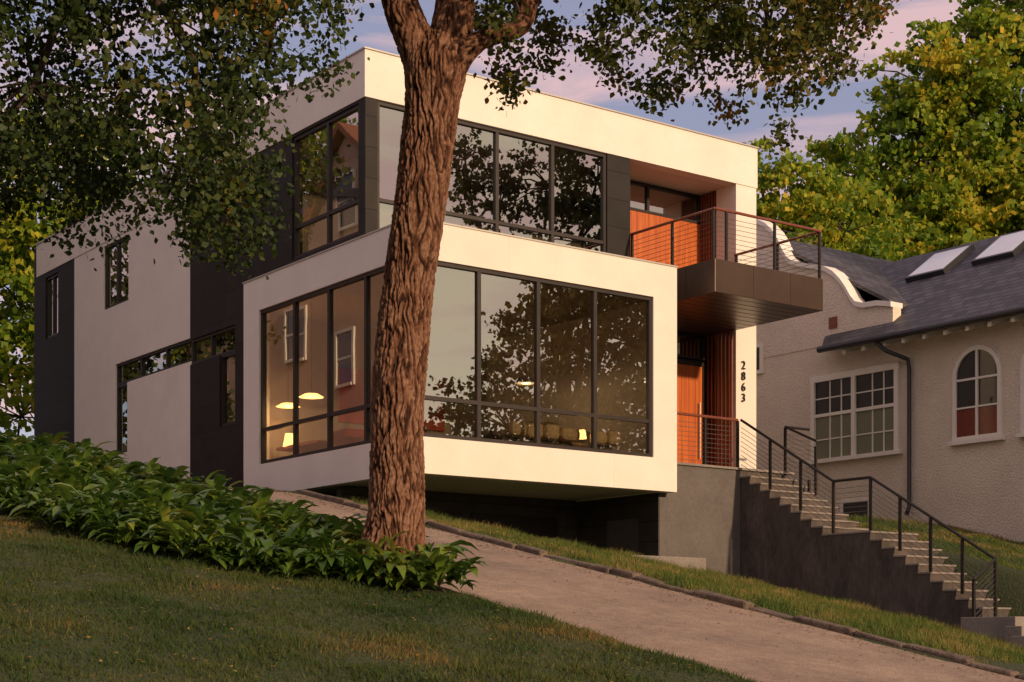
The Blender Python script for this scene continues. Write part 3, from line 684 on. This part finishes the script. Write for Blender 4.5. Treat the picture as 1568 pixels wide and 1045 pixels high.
roofslab('cross_roof_back',[(15.25,6.502,11.1),(23,6.502,11.1),(23,13,7.6),(15.25,13,7.6)],.1,'slate2')
MB().prism([(-9,7.7),(3.0,7.7),(3,7.71),(-9,7.71)],'a',15,23).obj('attic_floor',M['nstucco'],NH)
MB().prism([(15.02,7.6),(18.85,10.3),(23.2,7.6)],'b',-9,-8.8).obj('front_gable',M['nstucco'],NH)
cur=[(1.55,8.22),(2.0,8.32),(2.45,8.34),(2.7,8.42),(2.85,8.58),(3.0,8.82),(3.2,9.08),(3.45,9.32),(3.75,9.5),(4.1,9.62),(4.5,9.72),(4.85,9.84),(5.05,10.0),(5.2,10.22),(5.35,10.5),(5.55,10.78),(5.8,11.02),(6.2,11.25),(6.8,11.25),(7.4,10.9),(7.8,10.3),(8.2,9.8),(9.5,9.4),(10.5,8.6),(11.5,8.2)]
MB().prism([(1.55,7.6)]+cur+[(11.5,7.6)],'a',14.98,15.28).obj('curved_gable',M['nstucco'],NH)
mb=MB()
for (p,q) in zip(cur[:-1],cur[1:]):
    mb.prism([(p[0],p[1]+.002),(q[0],q[1]+.002),(q[0],q[1]+.13),(p[0],p[1]+.13)],'a',14.9,15.34)
mb.obj('gable_coping',M['trim'],NH)
mb=MB(); mb.box(14.94,14.978,3.35,3.6,8.0,8.28); mb.obj('gable_vent',M['slat'],NH)
mb=MB(); mb.tube([(14.30,-9.6,7.36),(14.30,3.35,7.36)],.085,8); mb.obj('gutter',M['gutter'],NH,sm=True)
mb=MB()
for b in np.arange(-9.2,3.2,.62): mb.prism([(14.42,7.16),(14.42,7.28),(15.0,7.66),(15.0,7.34)],'b',b,b+.1)
mb.obj('rafter_tails',M['trim'],NH)
mb=MB(); mb.tube([(14.32,1.55,7.3),(14.45,1.3,7.05),(14.88,1.0,6.85),(14.9,.98,6.6),(14.9,.98,3.3),(14.8,.98,3.1)],.055,8); mb.obj('downspout',M['gutter'],NH,sm=True)
for k,(s,b) in enumerate(((3.4,2.36),(3.5,.35),(3.5,-1.6))):
    mb=MB(); g=MB()
    def rp(ss,bb,up): return (14.4+ss-.57*up,bb,7.42+.69*ss+.82*up)
    for mbb,e,up in ((mb,.0,.14),(g,.07,.145)):
        q=[rp(s-.6+e,b-.62+e,up),rp(s+.6-e,b-.62+e,up),rp(s+.6-e,b+.62-e,up),rp(s-.6+e,b+.62-e,up)]
        q0=[rp(s-.6+e,b-.62+e,-.05),rp(s+.6-e,b-.62+e,-.05),rp(s+.6-e,b+.62-e,-.05),rp(s-.6+e,b+.62-e,-.05)]
        i=len(mbb.v); mbb.v+=q+q0; mbb.f+=[(i,i+1,i+2,i+3)]+[(i+x,i+4+x,i+4+(x+1)%4,i+(x+1)%4) for x in range(4)]
    mb.obj('skylight_curb_%d'%k,M['gutter'],NH); g.obj('skylight_glass_painted_sky_%d'%k,M['skyl_painted_sky'],NH)
mb=MB(); y0,y1,z0,z1=1.34,4.19,4.70,6.78
mb.box(14.9,14.998,y0-.02,y1+.02,z1-.1,z1+.06); mb.box(14.84,14.998,y0-.1,y1+.1,z0-.1,z0)
for y in (y0,(y0+y1)/2-.06,y1-.12): mb.box(14.9,14.998,y,y+.12,z0,z1-.1)
mb.box(14.92,14.99,y0+.1,y1-.1,5.78,5.86)
for y in (y0+.47,y0+.83,(y0+y1)/2+.42,(y0+y1)/2+.8): mb.box(14.945,14.985,y-.015,y+.015,z0,z1-.1)
for z in (5.2,6.25): mb.box(14.945,14.985,y0+.1,y1-.1,z-.015,z+.015)
mb.obj('double_window_frame',M['trim'],NH)
MB().poly([(14.97,y0+.1,z0),(14.97,y1-.1,z0),(14.97,y1-.1,5.8),(14.97,y0+.1,5.8)]).obj('double_window_lower_panes',M['greenpane'],NH)
MB().poly([(14.965,y0+.1,5.8),(14.965,y1-.1,5.8),(14.965,y1-.1,z1),(14.965,y0+.1,z1)]).obj('double_window_upper_panes',M['pane'],NH)
def arch(yc,w,z0,zs,k):
    pr=[(yc-w,z0)]+[(yc-w*math.cos(t),zs+w*math.sin(t)) for t in np.linspace(0,math.pi,17)]+[(yc+w,z0)]
    w2=w-.1
    pi=[(yc-w2,z0+.08)]+[(yc-w2*math.cos(t),zs+w2*math.sin(t)) for t in np.linspace(0,math.pi,17)]+[(yc+w2,z0+.08)]
    mb=MB(); n=len(pr)
    for q in range(n):
        r=(q+1)%n; i=len(mb.v)
        mb.v+=[(14.92,*pr[q]),(14.92,*pr[r]),(14.92,*pi[r]),(14.92,*pi[q]),(14.998,*pr[q]),(14.998,*pr[r]),(14.998,*pi[r]),(14.998,*pi[q])]
        mb.f+=[(i,i+1,i+2,i+3),(i,i+4,i+5,i+1),(i+3,i+2,i+6,i+7)]
    mb.box(14.93,14.99,yc-.03,yc+.03,z0+.08,zs+w2); mb.box(14.935,14.985,yc-w2,yc+w2,zs-.1,zs-.05)
    mb.box(14.94,14.98,yc-w2,yc+w2,z0+.73,z0+.77)
    mb.box(14.86,14.998,yc-w-.08,yc+w+.08,z0-.1,z0)
    mb.obj('arched_window_frame_%d'%k,M['trim'],NH)
    MB().poly([(14.972,*p) for p in pi]).obj('arched_window_pane_%d'%k,M['pane'],NH)
    MB().poly([(14.968,yc-w2,z0+.08),(14.968,yc+w2,z0+.08),(14.968,yc+w2,z0+.72),(14.968,yc-w2,z0+.72)]).obj('arched_window_curtain_%d'%k,M['redpane'],NH)
arch(-.96,.68,4.74,6.22,1); arch(-2.85,.68,4.74,6.22,2); arch(-4.7,.68,4.74,6.22,3)
mb=MB(); mb.box(14.93,14.998,5.95,6.9,7.2,8.0); mb.obj('stair_window_frame',M['trim'],NH)
MB().poly([(14.925,6.05,7.3),(14.925,6.8,7.3),(14.925,6.8,7.9),(14.925,6.05,7.9)]).obj('stair_window_pane',M['pane'],NH)
mb=MB(); mb.box(14.93,14.998,2.2,3.2,3.0,3.6); mb.obj('basement_window_frame',M['trim'],NH)
MB().poly([(14.925,2.3,3.05),(14.925,3.1,3.05),(14.925,3.1,3.52),(14.925,2.3,3.52)]).obj('basement_window_pane',M['pane'],NH)
# ---------------------------------------------------------------- LEFT NEIGHBOUR (seen mirrored in the side windows)
PH=empty('gabled_house')
box('walls',-21,-12,15,36,2,13.4,'pink',PH)
MB().prism([(14.4,13.1),(25.5,15.9),(36.6,13.1),(36.6,13.402),(25.5,16.2),(14.4,13.402)],'a',-21.3,-11.7).obj('roof',M['slate2'],PH)
MB().prism([(20.2,13.3),(20.2,15.0),(23.5,17.6),(26.8,15.0),(26.8,13.3)],'a',-15,-11.98).obj('gable_face',M['pink'],PH)
MB().prism([(19.7,14.8),(23.5,17.72),(27.3,14.8),(27.3,15.0),(23.5,17.95),(19.7,15.0)],'a',-15.2,-11.6).obj('gable_roof',M['brickred'],PH)
box('chimney',-14.6,-13.4,22.9,24.1,16,20.2,'brickred',PH)
for k,(b,z) in enumerate(((22.2,8.8),(26,10.2),(18.5,8.8),(30,8.8),(33,8.8),(18.5,4.6),(22.5,4.6),(26.5,4.6),(30.5,4.6),(23.0,14.4))):
    mb=MB(); y0,y1,z0,z1=b,b+1.05,z,z+1.75
    mb.box(-11.978,-11.9,y0-.12,y0,z0-.1,z1+.1); mb.box(-11.978,-11.9,y1,y1+.12,z0-.1,z1+.1); mb.box(-11.978,-11.9,y0,y1,z1,z1+.1); mb.box(-11.978,-11.86,y0,y1,z0-.1,z0); mb.box(-11.978,-11.93,y0,y1,z0+.85,z0+.92)
    mb.obj('window_frame_%d'%k,M['trim'],PH)
    MB().poly([(-11.95,y0,z0),(-11.95,y1,z0),(-11.95,y1,z1),(-11.95,y0,z1)]).obj('window_pane_%d'%k,M['pane'],PH)
# ---------------------------------------------------------------- LIGHT / WORLD
EL=math.radians(16); sx,sy=.66,-.75
svec=Vector((sx*math.cos(EL),sy*math.cos(EL),math.sin(EL))).normalized()
sd=bpy.data.lights.new('sun','SUN'); sd.energy=3.7; sd.angle=math.radians(1.5); sd.color=(1,.70,.43)
so=bpy.data.objects.new('sun',sd); so.rotation_euler=svec.to_track_quat('Z','Y').to_euler(); so.location=(30,-20,30); link(so)
w=bpy.data.worlds.new('World'); SC.world=w; w.use_nodes=True; nt=w.node_tree; bg=nt.nodes['Background']
sky=N(nt,'ShaderNodeTexSky'); sky.sky_type='NISHITA'; sky.sun_disc=False; sky.sun_elevation=EL; sky.sun_rotation=math.atan2(sx,sy)
sky.dust_density=2.2; sky.air_density=1.0; sky.ozone_density=2.0
tc=N(nt,'ShaderNodeTexCoord'); sp=N(nt,'ShaderNodeSeparateXYZ'); nt.links.new(tc.outputs['Generated'],sp.inputs[0])
vr=ramp(nt,[(.06,(.3,.3,.3)),(.25,(.75,.75,.75))]); nt.links.new(sp.outputs['Z'],vr.inputs['Fac'])
mv=N(nt,'ShaderNodeMixRGB'); mv.inputs[2].default_value=(2.35,2.25,3.15,1)
nt.links.new(vr.outputs['Color'],mv.inputs['Fac']); nt.links.new(sky.outputs[0],mv.inputs[1])
dt=N(nt,'ShaderNodeVectorMath',operation='DOT_PRODUCT'); dt.inputs[1].default_value=(sx,sy,0); nt.links.new(tc.outputs['Generated'],dt.inputs[0])
wr=ramp(nt,[(.1,(0,0,0)),(.85,(.85,.85,.85))]); nt.links.new(dt.outputs['Value'],wr.inputs['Fac'])
mw=N(nt,'ShaderNodeMixRGB'); mw.inputs[2].default_value=(6.8,5.7,4.1,1)
nt.links.new(wr.outputs['Color'],mw.inputs['Fac']); nt.links.new(mv.outputs[0],mw.inputs[1])
mp=N(nt,'ShaderNodeMapping'); mp.inputs['Scale'].default_value=(1.6,1.6,9); mp.inputs['Rotation'].default_value=(0.15,-.22,0)
nz=N(nt,'ShaderNodeTexNoise'); nz.inputs['Scale'].default_value=2.6; nz.inputs['Detail'].default_value=8; nz.inputs['Roughness'].default_value=.55; nz.inputs['Distortion'].default_value=.6
nt.links.new(tc.outputs['Generated'],mp.inputs['Vector']); nt.links.new(mp.outputs[0],nz.inputs['Vector'])
cr=ramp(nt,[(.43,(0,0,0)),(.58,(1,1,1))]); nt.links.new(nz.outputs['Fac'],cr.inputs['Fac'])
mul=N(nt,'ShaderNodeMath',operation='MULTIPLY'); mul.inputs[1].default_value=.85; nt.links.new(cr.outputs['Color'],mul.inputs[0])
mx=N(nt,'ShaderNodeMixRGB'); mx.inputs[2].default_value=(5.6,3.75,3.75,1)
nt.links.new(mul.outputs[0],mx.inputs['Fac']); nt.links.new(mw.outputs[0],mx.inputs[1]); nt.links.new(mx.outputs[0],bg.inputs['Color'])
bg.inputs['Strength'].default_value=.145
# ---------------------------------------------------------------- CAMERA
cd=bpy.data.cameras.new('camera'); cam=bpy.data.objects.new('camera',cd); link(cam)
cam.location=(0,0,0); cam.rotation_euler=(math.pi/2,0,0); cd.sensor_width=36; cd.lens=56.5; cd.shift_y=.295; cd.clip_end=2000
SC.camera=cam
SC.view_settings.view_transform='Standard'; SC.view_settings.look='None'; SC.view_settings.exposure=0
